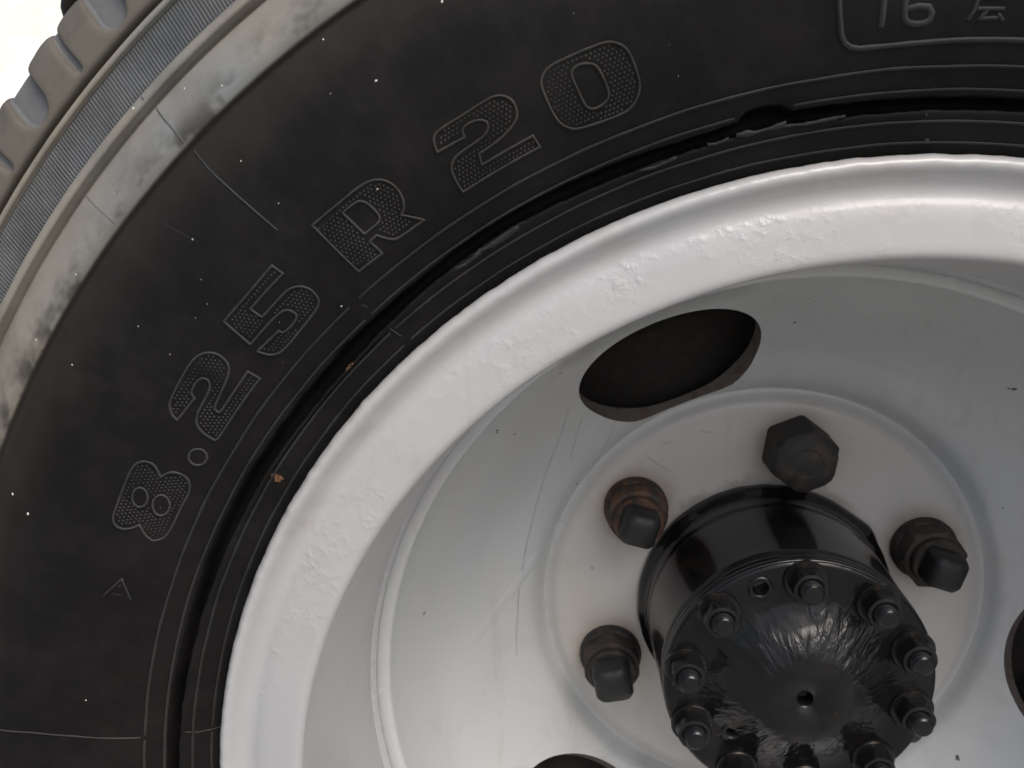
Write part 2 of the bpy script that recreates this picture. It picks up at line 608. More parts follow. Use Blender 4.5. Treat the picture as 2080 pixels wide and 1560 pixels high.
# ---- size numbers: raised outlines filled with stippling ----------
GLYPHS = {'0':[[(109.81,355.45),(109.33,354.21),(108.89,351.6),(108.72,348.37),(108.64,343.09),(108.64,338.89),(108.92,335.22),(109.42,332.49),(110.05,331.3),(111.58,331.5),(113.01,332.46),(113.53,334.3),(113.89,337.56),(114.0,341.36),(114.01,347.23),(113.99,351.27),(113.72,353.89),(113.17,355.54),(112.47,355.76),(110.68,355.73)],[(111.36,351.91),(110.79,350.34),(110.62,347.71),(110.51,343.0),(110.52,339.2),(110.8,337.22),(111.39,336.39),(111.84,336.93),(112.1,338.93),(112.15,344.99),(112.22,349.18),(112.11,351.2),(111.8,352.06)]],
          '2b':[[(120.62,354.34),(120.2,354.96),(118.47,354.83),(117.19,355.36),(116.58,355.14),(116.1,353.75),(115.8,351.11),(115.78,348.23),(115.97,345.28),(116.39,343.58),(117.18,341.85),(118.31,340.93),(118.97,340.91),(119.18,337.04),(115.62,337.23),(115.53,332.69),(121.08,332.49),(121.06,336.83),(120.94,341.14),(120.55,343.59),(120.06,344.47),(118.7,344.85),(118.1,345.33),(117.76,346.62),(117.65,348.81),(117.89,350.53),(118.31,351.38),(118.93,351.48),(119.17,350.35),(119.2,348.21),(121.03,348.85),(120.89,352.5)]],
          'R':[[(129.6,355.42),(127.23,355.0),(126.04,355.12),(125.16,354.25),(124.61,352.1),(124.3,348.94),(124.23,345.36),(124.38,341.85),(124.72,339.23),(125.08,338.44),(124.13,332.11),(126.2,332.2),(126.65,333.88),(127.1,338.05),(127.69,337.98),(127.63,331.8),(129.61,332.32)],[(127.74,351.68),(126.68,351.76),(126.31,350.27),(126.15,347.12),(126.12,342.87),(126.39,341.1),(127.05,341.09),(127.62,341.12)]],
          '5':[[(137.82,354.99),(135.48,354.67),(133.12,355.2),(133.03,350.51),(136.14,350.56),(136.11,345.5),(134.26,345.37),(133.62,345.38),(133.02,343.73),(132.66,340.71),(132.66,337.02),(132.88,334.11),(133.66,332.61),(136.53,331.67),(137.47,332.23),(137.98,334.58),(138.19,338.89),(136.21,337.76),(136.11,336.18),(135.59,335.46),(134.79,335.77),(134.55,337.21),(134.59,340.01),(134.93,341.6),(135.76,342.19),(138.06,342.42)]],
          '2a':[[(144.43,354.33),(143.43,354.92),(141.33,355.9),(140.6,355.06),(140.07,352.81),(139.81,349.59),(139.88,345.77),(140.24,343.0),(140.92,341.6),(141.95,340.55),(143.0,339.74),(143.28,339.01),(143.36,337.08),(143.02,336.59),(139.75,337.11),(139.74,332.12),(142.9,332.09),(145.18,332.1),(145.36,332.93),(145.24,337.91),(144.89,341.65),(144.24,343.47),(143.45,343.89),(142.51,344.2),(141.92,345.15),(141.66,347.1),(141.76,349.17),(142.16,350.22),(142.88,349.9),(143.11,348.97),(143.24,347.34),(145.18,348.49),(145.04,351.13)]],
          '.':[[(146.75,332.24),(147.0,331.89),(147.25,332.05),(147.46,332.7),(147.6,333.75),(147.66,335.02),(147.61,336.31),(147.48,337.44),(147.28,338.23),(147.04,338.56),(146.79,338.4),(146.58,337.77),(146.44,336.75),(146.38,335.5),(146.42,334.2),(146.55,333.05)]],
          '8':[[(152.5,354.45),(151.47,354.67),(149.72,355.14),(149.08,353.96),(148.74,351.28),(148.78,347.63),(149.44,343.87),(148.94,342.31),(148.67,339.5),(148.72,335.93),(149.09,333.13),(149.93,331.81),(151.12,332.33),(152.18,332.28),(153.36,332.72),(153.98,334.05),(154.27,336.94),(154.04,340.32),(153.37,343.86),(153.8,346.14),(154.09,349.47),(153.94,352.63),(153.43,354.36)],[(151.19,345.0),(151.47,344.63),(151.74,344.73),(151.95,345.29),(152.08,346.22),(152.1,347.37),(152.01,348.56),(151.83,349.61),(151.59,350.37),(151.31,350.72),(151.05,350.62),(150.83,350.08),(150.7,349.18),(150.68,348.05),(150.76,346.85),(150.94,345.78)],[(151.23,336.3),(151.54,335.93),(151.83,336.07),(152.06,336.71),(152.2,337.75),(152.21,339.02),(152.11,340.32),(151.9,341.46),(151.63,342.28),(151.33,342.65),(151.04,342.51),(150.81,341.88),(150.67,340.87),(150.65,339.62),(150.75,338.31),(150.95,337.14)]]}


def inside(poly, x, y):
    c = False
    n = len(poly)
    for i in range(n):
        x1, y1 = poly[i]
        x2, y2 = poly[i - 1]
        if (y1 > y) != (y2 > y) and x < (x2 - x1) * (y - y1) / (y2 - y1) + x1:
            c = not c
    return c


def edge_dist(poly, x, y):
    best = 1e9
    n = len(poly)
    for i in range(n):
        ax, ay = poly[i - 1]
        bx, by = poly[i]
        dx, dy = bx - ax, by - ay
        t_ = max(0, min(1, ((x - ax) * dx + (y - ay) * dy) / (dx * dx + dy * dy + 1e-12)))
        best = min(best, math.hypot(x - ax - t_ * dx, y - ay - t_ * dy))
    return best


NAMES = {'8': ('numeral', 'raised outlined numeral 8 filled with dots'), '.': ('decimal_point', 'raised ring shaped decimal point'),
         '2a': ('numeral', 'raised outlined numeral 2 after the decimal point'), '5': ('numeral', 'raised outlined numeral 5 filled with dots'),
         'R': ('letter', 'raised outlined letter R filled with dots'), '2b': ('numeral', 'raised outlined numeral 2 after the letter R'),
         '0': ('numeral', 'raised outlined numeral 0 filled with dots')}
RM = 343.0
for key, loops in GLYPHS.items():
    mb = MB()
    flat = []
    for lp in loops:
        q = [(R(a) * RM, r) for a, r in lp]
        q = chaikin(chaikin(q, True), True)
        flat.append(q)
        ridge(mb, [(math.degrees(x / RM), y) for x, y in q], 1.15, 0.62, closed=True, step=0.8, jitter=0.3)
    if key != '.':
        xs = [p_[0] for p_ in flat[0]]
        ys = [p_[1] for p_ in flat[0]]
        pitch = 1.62
        row = 0
        y = min(ys)
        while y < max(ys):
            x = min(xs) + (pitch / 2 if row % 2 else 0)
            while x < max(xs):
                if inside(flat[0], x, y) and not any(inside(h, x, y) for h in flat[1:]) and min(edge_dist(f, x, y) for f in flat) > 1.15:
                    cx, cy = x + rnd.uniform(-.12, .12), y + rnd.uniform(-.12, .12)
                    s, h = 0.42, 0.5
                    vs = []
                    for dx, dy, dh in ((-s, -s, -.1), (s, -s, -.1), (s, s, -.1), (-s, s, -.1), (0, 0, h)):
                        vs.append(P(cy + dy, math.degrees((cx + dx) / RM), wtyre(cy + dy) + dh))
                    mb.add(vs, [[0, 1, 4], [1, 2, 4], [2, 3, 4], [3, 0, 4]], 1)
                x += pitch
            y += pitch * 0.87
            row += 1
    nm, lab = NAMES[key]
    o = mb.build(nm, [M_RIDGE, M_STIP], tyre)
    o['label'] = lab

# small triangle mark below the 8
mb = MB()
ridge(mb, [(159.4, 348.6), (157.79, 343.45), (159.33, 337.89)], 0.9, 0.5)
ridge(mb, [(159.13, 344.6), (159.06, 341.74)], 0.7, 0.35)
ridge(mb, [(158.40, 343.9), (158.32, 343.1)], 1.0, 0.5)
mb.build('triangle_mark', M_STIP, tyre)['label'] = 'small raised triangle mark below the numeral 8'

# ply rating panel: framed, low solid characters
mb = MB()
ridge(mb, [(97.2, 372), (97.16, 360), (97.09, 348.7), (97.0, 342.5), (96.9, 337.8), (96.68, 335.2), (96.35, 333.6), (95.83, 332.8), (94.3, 332.6), (92, 332.8), (89.8, 333.1), (86.5, 333.1), (82, 333.0), (79, 332.8), (78.3, 334.5), (78.1, 338), (78.0, 372)], 2.0, 0.95, jitter=0.1)
ridge(mb, [(97.2, 372), (94, 373.2), (82, 373.2), (78.0, 372)], 2.0, 0.95)
mb.build('panel_frame', M_RIDGE, tyre)['label'] = 'raised rounded frame around the ply rating'
mb = MB()
ridge(mb, [(95.42, 347.6), (94.86, 350.2), (94.66, 349.5), (94.67, 338.6)], 2.5, 0.75)
mb.build('numeral', M_STIP, tyre)['label'] = 'low raised numeral 1 inside the ply frame'
mb = MB()
ridge(mb, [(92.05, 349.6), (92.5, 350.6), (93.1, 350.4), (93.45, 348.5), (93.5, 345), (93.45, 341.0), (93.25, 339.3), (92.85, 338.6), (92.35, 338.6), (92.02, 339.6), (91.97, 341.7), (92.2, 343.6), (92.75, 344.0), (93.4, 343.4)], 2.5, 0.75)
mb.build('numeral', M_STIP, tyre)['label'] = 'low raised numeral 6 inside the ply frame'
mb = MB()
for pl in ([(89.55, 351.2), (88.05, 351.2), (88.05, 348.6), (89.55, 348.6)], [(89.56, 351.2), (89.60, 346.0), (89.66, 342.1), (89.9, 339.0)],
           [(89.35, 345.6), (88.2, 345.6)], [(89.5, 342.4), (88.05, 342.4)], [(88.9, 342.2), (89.3, 339.4), (88.25, 339.7)], [(88.35, 341.0), (87.95, 338.8)]):
    ridge(mb, pl, 1.6, 0.65)
mb.build('chinese_character', M_STIP, tyre)['label'] = 'low raised Chinese character after the numeral 6'

# mould seams, flash and dust
for pts, wdt, hgt in (
        ([(132.5, 437.0), (132.45, 433.5)], 0.8, 0.4), ([(132.34, 429.0), (132.1, 418), (131.97, 408.5)], 0.8, 0.35), ([(131.95, 404.6), (131.6, 383.8), (131.3, 362.2)], 0.9, 0.55),
        ([(171.0, 404.5), (171.02, 383.7), (170.85, 370.7), (170.9, 352.5), (171.26, 326.5)], 0.9, 0.55), ([(171.4, 310.5), (171.6, 305), (171.5, 297.0)], 0.7, 0.3),
        ([(131.2, 322.5), (131.08, 320.2)], 0.8, 0.5), ([(131.75, 319.4), (131.35, 317.4)], 0.8, 0.5), ([(131.28, 308.6), (131.2, 303.2)], 0.8, 0.5),
        ([(90.95, 316.4), (90.9, 318.6)], 1.0, 0.5), ([(90.5, 300.4), (90.2, 300.3)], 2.2, 1.0), ([(90.95, 310.3), (90.8, 308.8)], 1.0, 0.5),
        ([(138.4, 429), (138.1, 420), (137.8, 409)], 0.45, 0.15), ([(135.71, 395.0), (135.16, 382.1), (134.94, 378.4)], 0.3, 0.06)):
    mb = MB()
    ridge(mb, pts, wdt, hgt, jitter=0.3)
    mb.build('mould_seam', M_SEAM if pts[0][1] < 406 else M_SEAMD, tyre)
for th, r, ln, wd in ((120.9, 310.3, 9, 2.2), (123.6, 309.9, 6, 1.6), (101.7, 311.2, 9, 1.9), (104.6, 310.8, 4, 1.3), (108.8, 309.6, 7, 1.4), (98.2, 310.6, 11, 1.3)):
    mb = MB()
    da = math.degrees(ln / r)
    ridge(mb, [(th - da, r + .6), (th - da * .4, r + .1), (th + da * .3, r - .2), (th + da, r + .5)], wd, 0.55, jitter=0.8, step=1.0)
    mb.build('rubber_flash', M_SCUFF, tyre)


def blot(mb, th, r, s, surf, h=0.12, k=9, lift=0.08):
    vs = [P(r, th, surf(r) + lift + h)]
    for i in range(k):
        a = 2 * math.pi * i / k
        q = s * rnd.uniform(0.6, 1.15)
        rr_ = r + q * math.sin(a)
        vs.append(P(rr_, th + math.degrees(q * math.cos(a) / r), surf(rr_) + lift - 0.1))
    mb.add(vs, [[0, 1 + i, 1 + (i + 1) % k] for i in range(k)])


mb = MB()
for th, r, s in ((130.15, 368.9, .85), (135.16, 382.1, .6), (132.18, 327.4, .7), (145.63, 392.9, .65), (141.55, 363.6, .5), (154.81, 394.9, .8), (155.41, 385.8, .95), (125.19, 350.5, .6),
                 (130.13, 388.5, .55), (133.17, 434.6, .9), (130.42, 424.9, .5), (122.99, 403.0, .5), (121.72, 380.1, .7), (141.25, 378.8, .45), (167.92, 348.4, .5), (141.5, 411.0, .5), (146.02, 412.0, .5), (116.8, 390.4, .7), (124.1, 385.7, .4), (128.6, 414.0, .45)):
    blot(mb, th, r, s * 0.72, wtyre, 0.2)
for i in range(30):
    blot(mb, rnd.uniform(84, 176), rnd.uniform(328, 430), rnd.uniform(0.1, 0.2), wtyre, 0.1, 6)
o = mb.build('dust_specks', M_DUST, tyre)
o['kind'] = 'stuff'
mb = MB()
for i in range(12):
    blot(mb, 146.65 + rnd.uniform(-.3, .3), 306.0 + rnd.uniform(-2.4, 1.8), rnd.uniform(.4, 1.2), wtyre, 0.2)
mb.build('rust_spot', M_RUSTSPOT, tyre)['label'] = 'orange rust spot on the bead below the groove'
mb = MB()
for i in range(6):
    blot(mb, 135.6 + rnd.uniform(-.4, .4), 309.3 + rnd.uniform(-.4, .4), rnd.uniform(.3, .7), wtyre, 0.2)
mb.build('rust_spot', M_RUSTSPOT, tyre)['label'] = 'brown dirt caught in the groove under the numeral 5'

# fine radial serrations between the two shoulder bands
mb = MB()
NS = 1900
rows = (437.0, 438.4, 446.5, 453.8, 454.9)
hs = (-0.3, 1.0, 1.05, 1.0, -0.3)
vs, fs = [], []
for i in range(NS):
    for q, f in ((0.0, 0.0), (0.16, 0.95), (0.32, 1.0), (0.48, 0.0)):
        th = (i + q) * 360.0 / NS
        jit = 1 + 0.2 * nz(i * 1.7, q)
        for r, h in zip(rows, hs):
            base = 213.9 + (204.6 - 213.9) * (r - 436.7) / (455.0 - 436.7)
            vs.append(P(r, th, base + 0.5 + h * f * 0.8 * jit))
for i in range(NS * 4):
    i2 = (i + 1) % (NS * 4)
    for j in range(4):
        fs.append([i * 5 + j, i * 5 + j + 1, i2 * 5 + j + 1, i2 * 5 + j])
mb.add(vs, fs, 0, False)
mb.m = [1 if (k // 4) % 4 == 1 else 0 for k in range(len(mb.f))]      # worn dusty crests
o = mb.build('serrated_band', [M_SERR, M_CREST], tyre)
o['kind'] = 'stuff'
o['label'] = 'grey band of fine radial serrations on the tyre shoulder'

# ---- tread blocks: each half pitch from a wide scallop to a thin slot
HALF = 360.0 / 116
BP = [(460.6, 197.5), (460.8, 202.6), (461.3, 204.2), (462.2, 204.8)] + catmull([(463.4, 204.8), (468, 203.9), (475, 201.6), (481, 198.2), (485.4, 194.2), (488.2, 189.4), (489.6, 184), (490.4, 177), (491, 168)], 1.3) + \
    [(491.4, 158), (491.6, 152), (483, 151), (483, 143), (492, 142), (492.4, 130), (492.5, 122)]


def tread_mesh(seed, mirror):
    mb = MB()
    cols = 44
    L = R(HALF) * 470
    vs = []
    rec = []
    for i in range(cols + 1):
        a = i / cols
        x = a * L
        for (r, w) in BP:
            env = math.sin(math.pi * a)
            wear = env * (1.1 * nz(a * 2.2, r * 0.05, seed * 3.1)) * smooth(470, 486, r)
            rr_, ww = r + wear, w
            # scallop: U open at the crown
            d1 = math.hypot(x, r - 472.6) if r < 472.6 else x
            # slot
            x2 = L - x
            d2 = math.hypot(x2, r - 466.4) if r < 466.4 else x2
            m1 = smooth(8.4, 6.9, d1)
            m2 = smooth(2.7, 1.3, d2)
            dep = 5.2 * m1 + 3.2 * m2 * (1 - m1)
            crown = smooth(480, 489, r)
            if w < 175:
                dep *= smooth(150, 172, w)
            # sides round over into the notch
            lip = 0.7 * smooth(11.0, 7.8, d1) + 0.5 * smooth(4.6, 2.5, d2)
            ww -= dep * (0.95 - 0.65 * crown) + lip * 0.6
            rr_ -= dep * (0.25 - 0.02 * crown) + 0.5 * lip * crown
            vs.append(P(rr_, (a * HALF if not mirror else -a * HALF), ww))
            rec.append(max(m1, m2))
    k = len(BP)
    b0 = 0
    for i in range(cols):
        for j in range(k - 1):
            q = [i * k + j, i * k + j + 1, (i + 1) * k + j + 1, (i + 1) * k + j]
            mb.f.append(q)
            mb.m.append(1 if sum(rec[z] for z in q) / 4 > 0.55 else 0)
            mb.sm.append(True)
    mb.v = vs
    me = mb.mesh('tread_block')
    me.materials.append(M_TREAD)
    me.materials.append(M_NOTCH)
    return me


variants = [(tread_mesh(s, False), tread_mesh(s + 20, True)) for s in range(4)]
for k in range(58):
    base = 131.25 + k * 2 * HALF
    for side in (0, 1):
        o = bpy.data.objects.new('tread_block', variants[rnd.randrange(4)][side])
        COL.objects.link(o)
        o.parent = tyre
        o.rotation_euler = (0, -R(base), 0)
mb = MB()
revolve(mb, [(492.5, 122.3), (492.4, 114), (492, 102), (483, 101), (483, 93), (491.6, 92), (491, 76), (489.6, 60), (485, 50), (475, 42.5), (461, 39.5), (459.8, 43)], angs=[i * 1.0 for i in range(360)])
mb.build('rear_tread', M_TREAD, tyre)

# ---- rim: rolled flange and barrel --------------------------------
FL = catmull([(290.0, 205.0), (293.8, 208.0), (295.4, 211.6), (295.6, 215.0), (294.4, 217.6), (292.4, 218.6), (290.2, 217.6), (287.8, 215.6), (284.4, 213.6), (280.6, 213.6), (277.0, 215.0), (272.5, 216.0),
              (266.0, 216.8), (261.5, 217.2), (259.2, 217.0), (257.6, 215.9), (256.8, 214.0), (256.2, 210.0), (255.2, 203.0), (253.6, 193.0), (251.2, 178.0), (248.6, 160.0), (246.6, 140), (246, 118), (246, 100)], 1.2)
BARREL_BACK = [(246, 60), (246, 20), (250, 2), (262, -2), (285, 10), (290, 20), (284, 26), (262, 18), (256, 30), (252, 60), (253, 120), (256, 165), (262, 198), (268, 205), (280, 206)]


def rim_fn(j, r, w, th):
    if w > 204 and r > 286:
        e = smooth(286, 294, r)
        r += e * (0.40 * nz(th * 0.55, 2.0) + 0.14 * nz(th * 1.7, 6.0))
        w += e * 0.18 * nz(th * 0.9, 8.0)
    elif w > 200:
        w += 0.3 * nz(th * 0.12, r * 0.04, 3.3)
    return r, w


mb = MB()
revolve(mb, FL + BARREL_BACK, fn=rim_fn, closed_prof=True)
rim = mb.build('rim', M_RIM, wheel)
rim['label'] = 'white painted rim flange with rough lumpy paint'

# ---- disc ----------------------------------------------------------
DP = [(70, 0.0), (100, 0.0), (125, 0.0)] + catmull([(128, 0.0), (135, -0.3), (140, -1.2), (144, -3.2), (147, -5.2), (149.2, -5.4), (151.2, -2.8), (153.4, 1.2), (157, 5.6), (162, 8.6), (169, 12.2), (180, 18.0), (194, 29.0), (209, 45.0), (221, 62.0), (229.5, 80), (234, 95), (235.6, 104), (236.2, 108.5)], 2.5) + \
    [(237.2, 110.3), (239.0, 111.0), (244.6, 111.0), (245.8, 110.0), (245.9, 98)]
DB = [(244.0, 92), (240, 77), (230, 58), (215, 38), (198, 21), (184, 10.5), (170, 2), (158, -4), (150, -10), (142, -12), (130, -12), (70, -12)]


def wdisc(r):
    for (a, b), (c, d) in zip(DP, DP[1:]):
        if a <= r <= c and c > a:
            return b + (d - b) * (r - a) / (c - a)
    return 110.0


def disc_fn(j, r, w, th):
    if r > 236 and w > 100:
        r += (0.5 * nz(th * 0.7, 1.0) + 0.35 * nz(th * 2.4, 4.0)) * smooth(246.0, 238.0, r)
        w += 0.4 * nz(th * 1.1, 6.0)
    return r, w


mb = MB()
DANG = [i * 0.75 for i in range(480)]
revolve(mb, DP + DB, angs=DANG, fn=disc_fn, closed_prof=True)
disc = mb.build('disc', [M_DISC, M_HOLE], wheel)
disc['label'] = 'white dished wheel disc with three oval vent holes'
# vent holes: oval cutters set square to the cone
for th, rc in ((112.4, 191.0), (232.5, 203.0), (352.5, 203.0)):
    bmc = bmesh.new()
    n = 72
    wc = wdisc(rc)
    slope = 0.9
    er = Vector((math.cos(R(th)), 0, math.sin(R(th))))
    et = Vector((-math.sin(R(th)), 0, math.cos(R(th))))
    ew = Vector((0, -1, 0))
    along = er * math.cos(slope) + ew * math.sin(slope)
    nrm = (ew * math.cos(slope) - er * math.sin(slope))
    c0 = (er * rc + ew * wc) * MM
    loops = []
    for d in (-45, 45):
        lp = []
        for i in range(n):
            a = 2 * math.pi * i / n
            lp.append(bmc.verts.new(c0 + (along * (48.0 * math.sin(a)) + et * (58.0 * math.cos(a)) + nrm * d) * MM))
        loops.append(lp)
    bmc.faces.new(loops[0][::-1])
    bmc.faces.new(loops[1])
    for i in range(n):
        bmc.faces.new([loops[0][i], loops[0][(i + 1) % n], loops[1][(i + 1) % n], loops[1][i]])
    bmesh.ops.recalc_face_normals(bmc, faces=bmc.faces)
    for f in bmc.faces:
        f.material_index = 1
    cm = bpy.data.meshes.new('cut')
    bmc.to_mesh(cm)
    bmc.free()
    co = bpy.data.objects.new('cut', cm)
    cm.materials.append(M_DISC)
    cm.materials.append(M_HOLE)
    COL.objects.link(co)
    co.parent = wheel
    bpy.context.view_layer.update()
    md = disc.modifiers.new('b', 'BOOLEAN')
    md.operation = 'DIFFERENCE'
    md.solver = 'EXACT'
    md.object = co
    dg = bpy.context.evaluated_depsgraph_get()
    me = bpy.data.meshes.new_from_object(disc.evaluated_get(dg))
    disc.modifiers.clear()
    disc.data = me
    bpy.data.objects.remove(co)
bmd = bmesh.new()
bmd.from_mesh(disc.data)
for e in bmd.edges:
    if len(e.link_faces) == 2:
        e.smooth = e.link_faces[0].material_index == e.link_faces[1].material_index and e.calc_face_angle(0) < R(40)
for f in bmd.faces:
    f.smooth = True
bmd.to_mesh(disc.data)
bmd.free()

# weld bead that joins the disc edge to the barrel
mb = MB()
WP = [(244.4, 110.4), (243.2, 112.6), (244.0, 114.4), (245.2, 116.0), (246.6, 118.0), (247.2, 112), (246.2, 108)]


def weld_fn(j, r, w, th):
    if j in (1, 2, 3):
        r -= 0.5 * abs(nz(th * 1.6, 2.0)) + 0.25 * nz(th * 5.0, 1.0)
        w += 0.7 * nz(th * 1.2, 7.0) + 0.3 * nz(th * 5.0, 3.0)
    return r, w


revolve(mb, WP, fn=weld_fn, closed_prof=True)
mb.build('weld_bead', M_WELD, wheel)['label'] = 'white painted weld bead between disc and rim'

# paint runs and scratches on the disc
for pts, wd, h in (([(132.3, 197), (137.2, 186.9), (142.9, 180), (151.2, 172.5), (160.2, 167.5), (170.5, 165.8), (182, 167.4), (192.6, 172.3)], 1.5, 0.3),
                   ([(131.4, 186.4), (135.5, 178.2), (141, 168.3)], 1.3, 0.28), ([(128, 166), (132.5, 158), (137.7, 152.4), (142.1, 149.1)], 0.9, 0.35),
                   ([(127.9, 132.3), (126.8, 123.0), (124.6, 112.3)], 0.9, 0.4), ([(122.5, 131.9), (119.3, 131.6)], 0.8, 0.35), ([(111.2, 130.4), (107.3, 125.6)], 0.8, 0.3),
                   ([(57.8, 132.2), (59.4, 131.9)], 0.8, 0.35), ([(98.7, 157.4), (97.4, 159.5)], 1.0, 0.5), ([(103.5, 128.5), (101.8, 128)], 0.8, 0.3), ([(66, 128), (67, 126)], 0.8, 0.3)):
    mb = MB()
    ridge(mb, pts, wd, h, surf=wdisc, jitter=0.6, step=1.5, sink=0.2)
    mb.build('paint_run_or_shade_ridge', M_WELD, disc)

mb = MB()  # soft diagonal shadow edge on the cone, modelled as a low ridge
ridge(mb, [(158.3, 147.5), (162.7, 150.5), (166.9, 156.0), (171.5, 163), (176.4, 171.3), (182.7, 187.4), (185.2, 198.9)], 7.5, 0.55, surf=wdisc, step=1.5, sink=0.15)
mb.build('paint_run_or_shade_ridge', M_DISC, disc)['label'] = 'soft diagonal shadow edge on the white disc, shaped as a low ridge'
mb = MB()
for th, r, s in ((140.5, 225.5, 1.0), (140.9, 224.5, .7), (140.8, 213.1, .7), (146.7, 151.9, .9), (89.7, 199.8, .9), (51.4, 205.8, 1.3), (51.8, 204.3, .8), (-39, 175.1, 1.6), (-38.7, 173.9, 1.1), (165.3, 166.4, .6)):
    blot(mb, th, r, s, wdisc, 0.15, 8, 0.15)
for i in range(10):
    blot(mb, rnd.uniform(0, 360), rnd.uniform(150, 225), rnd.uniform(0.25, 0.55), wdisc, 0.1, 6, 0.12)
o = mb.build('dirt_specks', M_DIRT, disc)
o['kind'] = 'stuff'

# ---- lug nuts -------------------------------------------------------
def poly_loft(mb, rings, mat=0, smooth_=False, cap=True):
    """rings: lists of (x, y, h) with equal counts, lofted"""
    n = len(rings[0])
    vs = [p_ for r_ in rings for p_ in r_]
    fs = []
    for a in range(len(rings) - 1):
        for i in range(n):
            fs.append([a * n + i, a * n + (i + 1) % n, (a + 1) * n + (i + 1) % n, (a + 1) * n + i])
    if cap:
        fs.append([(len(rings) - 1) * n + i for i in range(n)])
        fs.append([n - 1 - i for i in range(n)])
    mb.add([(x * MM, -h * MM, y * MM) for x, y, h in vs], fs, mat, smooth_)


def ring(rad, h, n=48, sides=0, rot=0.0, rnd_=0.0, cx=0.0, cy=0.0, cap_r=None):
    """circle, or rounded polygon whose flats lie at distance rad; cap_r clips the corners"""
    out = []
    for i in range(n):
        a = 2 * math.pi * i / n
        q = rad
        if sides:
            st = 2 * math.pi / sides
            b = (a - R(rot)) % st - st / 2
            q = rad / math.cos(b)
            lim = rad * (1 / math.cos(st / 2)) * (1 - rnd_)
            q = min(q, lim)
            if cap_r:
                q = min(q, cap_r)
        out.append((cx + q * math.cos(a), cy + q * math.sin(a), h))
    return out


def sharp_by_angle(o, deg=32):
    bm_ = bmesh.new()
    bm_.from_mesh(o.data)
    for e in bm_.edges:
        e.smooth = len(e.link_faces) == 2 and e.calc_face_angle(0) < R(deg)
    for f in bm_.faces:
        f.smooth = True
    bm_.to_mesh(o.data)
    bm_.free()


def lug_nut(th, kind, rot, mats, label):
    m1, m2 = mats
    x, z = 111.1 * math.cos(R(th)), 111.1 * math.sin(R(th))
    mb = MB()
    if kind == 'cap':
        r_ = [ring(18.0, -1, 72), ring(20.2, 0.5, 72, 6, rot, 0.03), ring(20.0, 4.0, 72, 6, rot, 0.0), ring(19.8, 5.5, 72, 6, rot, 0.0), ring(19.4, 24.5, 72, 6, rot, 0.0),
              ring(18.8, 28.3, 72, 6, rot, 0, cap_r=19.6), ring(16.6, 30.2, 72), ring(9.5, 31.4, 72), ring(8.6, 31.0, 72), ring(3.0, 31.9, 72)]
    else:
        hx = 18.8 if kind == 'hex' else 18.6
        r_ = [ring(18.0, -1, 72), ring(21.2, 0.5, 72), ring(21.5, 4.5, 72), ring(20.6, 7.0, 72), ring(hx, 8.0, 72, 6, rot, 0.03 if kind == 'hex' else 0.08), ring(hx, 19.5, 72, 6, rot, 0.03 if kind == 'hex' else 0.08),
              ring(hx, 21.5, 72, 6, rot, 0, cap_r=19.0), ring(16.8, 22.4, 72), ring(15.2, 22.5, 72)]
    poly_loft(mb, r_)
    o = mb.build('lug_nut', m1, wheel)
    o.location = (x * MM, 0, z * MM)
    sharp_by_angle(o)
    o['label'] = label
    if kind != 'cap':
        mb = MB()
        poly_loft(mb, [ring(16.4, 21.0, 48), ring(16.4, 26.8, 48), ring(15.4, 28.2, 48), ring(13.0, 28.4, 48)])
        c_ = mb.build('collar', m1, o)
        sharp_by_angle(c_)
        mb = MB()
        rq = rot + 20
        sb = 12.6 if 190 < th < 210 else 11.6
        poly_loft(mb, [ring(sb, 26.5, 64, 4, rq, 0.13), ring(sb, 38.0, 64, 4, rq, 0.13), ring(sb * .96, 41.0, 64, 4, rq, 0.15), ring(sb * .84, 43.6, 64, 4, rq, 0.18), ring(sb * .62, 45.2, 64, 4, rq, 0.22), ring(sb * .35, 45.9, 64, 4, rq, 0.26), ring(1.0, 46.1, 64)])
        s_ = mb.build('square_stub', m2, o)
        sharp_by_angle(s_, 38)


for th, kind, rot, mats, lab in (
        (81.93, 'cap', 22, (M_NUT, M_TIP), 'dark plain hexagonal lug nut with flat end, at the top'),
        (141.93, 'round', 10, (M_NUTO, M_TIP), 'rusty lug nut with black square stub, upper left of hub'),
        (201.93, 'round', 35, (M_NUT, M_TIP), 'dark lug nut with square stub, left of the hub'),
        (21.93, 'hex', 8, (M_NUTR, M_TIP), 'rusty brown hexagonal lug nut with black stub, right of hub'),
        (261.93, 'hex', 15, (M_NUT, M_TIP), 'dark lug nut hidden below the hub'),
        (321.93, 'hex', 30, (M_NUT, M_TIP), 'dark lug nut hidden behind the lower right of hub')):
    lug_nut(th, kind, rot, mats, lab)

# ---- hub ------------------------------------------------------------
HP = [(70, -14), (82.5, -12), (84.5, -2), (85.2, 3), (84.6, 7.5), (82.6, 9.8), (81.0, 11.5)] + catmull([(80.4, 15), (80.0, 22), (79.7, 24)], 2) + [(79.3, 24.8), (79.3, 26.2), (79.7, 27)] + \
    catmull([(79.6, 28), (78.8, 50), (78.0, 74), (77.8, 86)], 4) + [(77.4, 87.2), (76.9, 87.8), (76.9, 89.0), (77.6, 89.8), (77.8, 92), (77.5, 93.2), (77.1, 93.8), (77.4, 94.6), (77.4, 97.0), (76.8, 98.0)]
mb = MB()
HANG = [i * 1.0 for i in range(360)]


def hub_fn(j, r, w, th):
    if w < 12:
        r += 0.8 * nz(th * 0.12, 3.0) + 2.2 * smooth(12, 0, abs(th - 41))
    return r, w


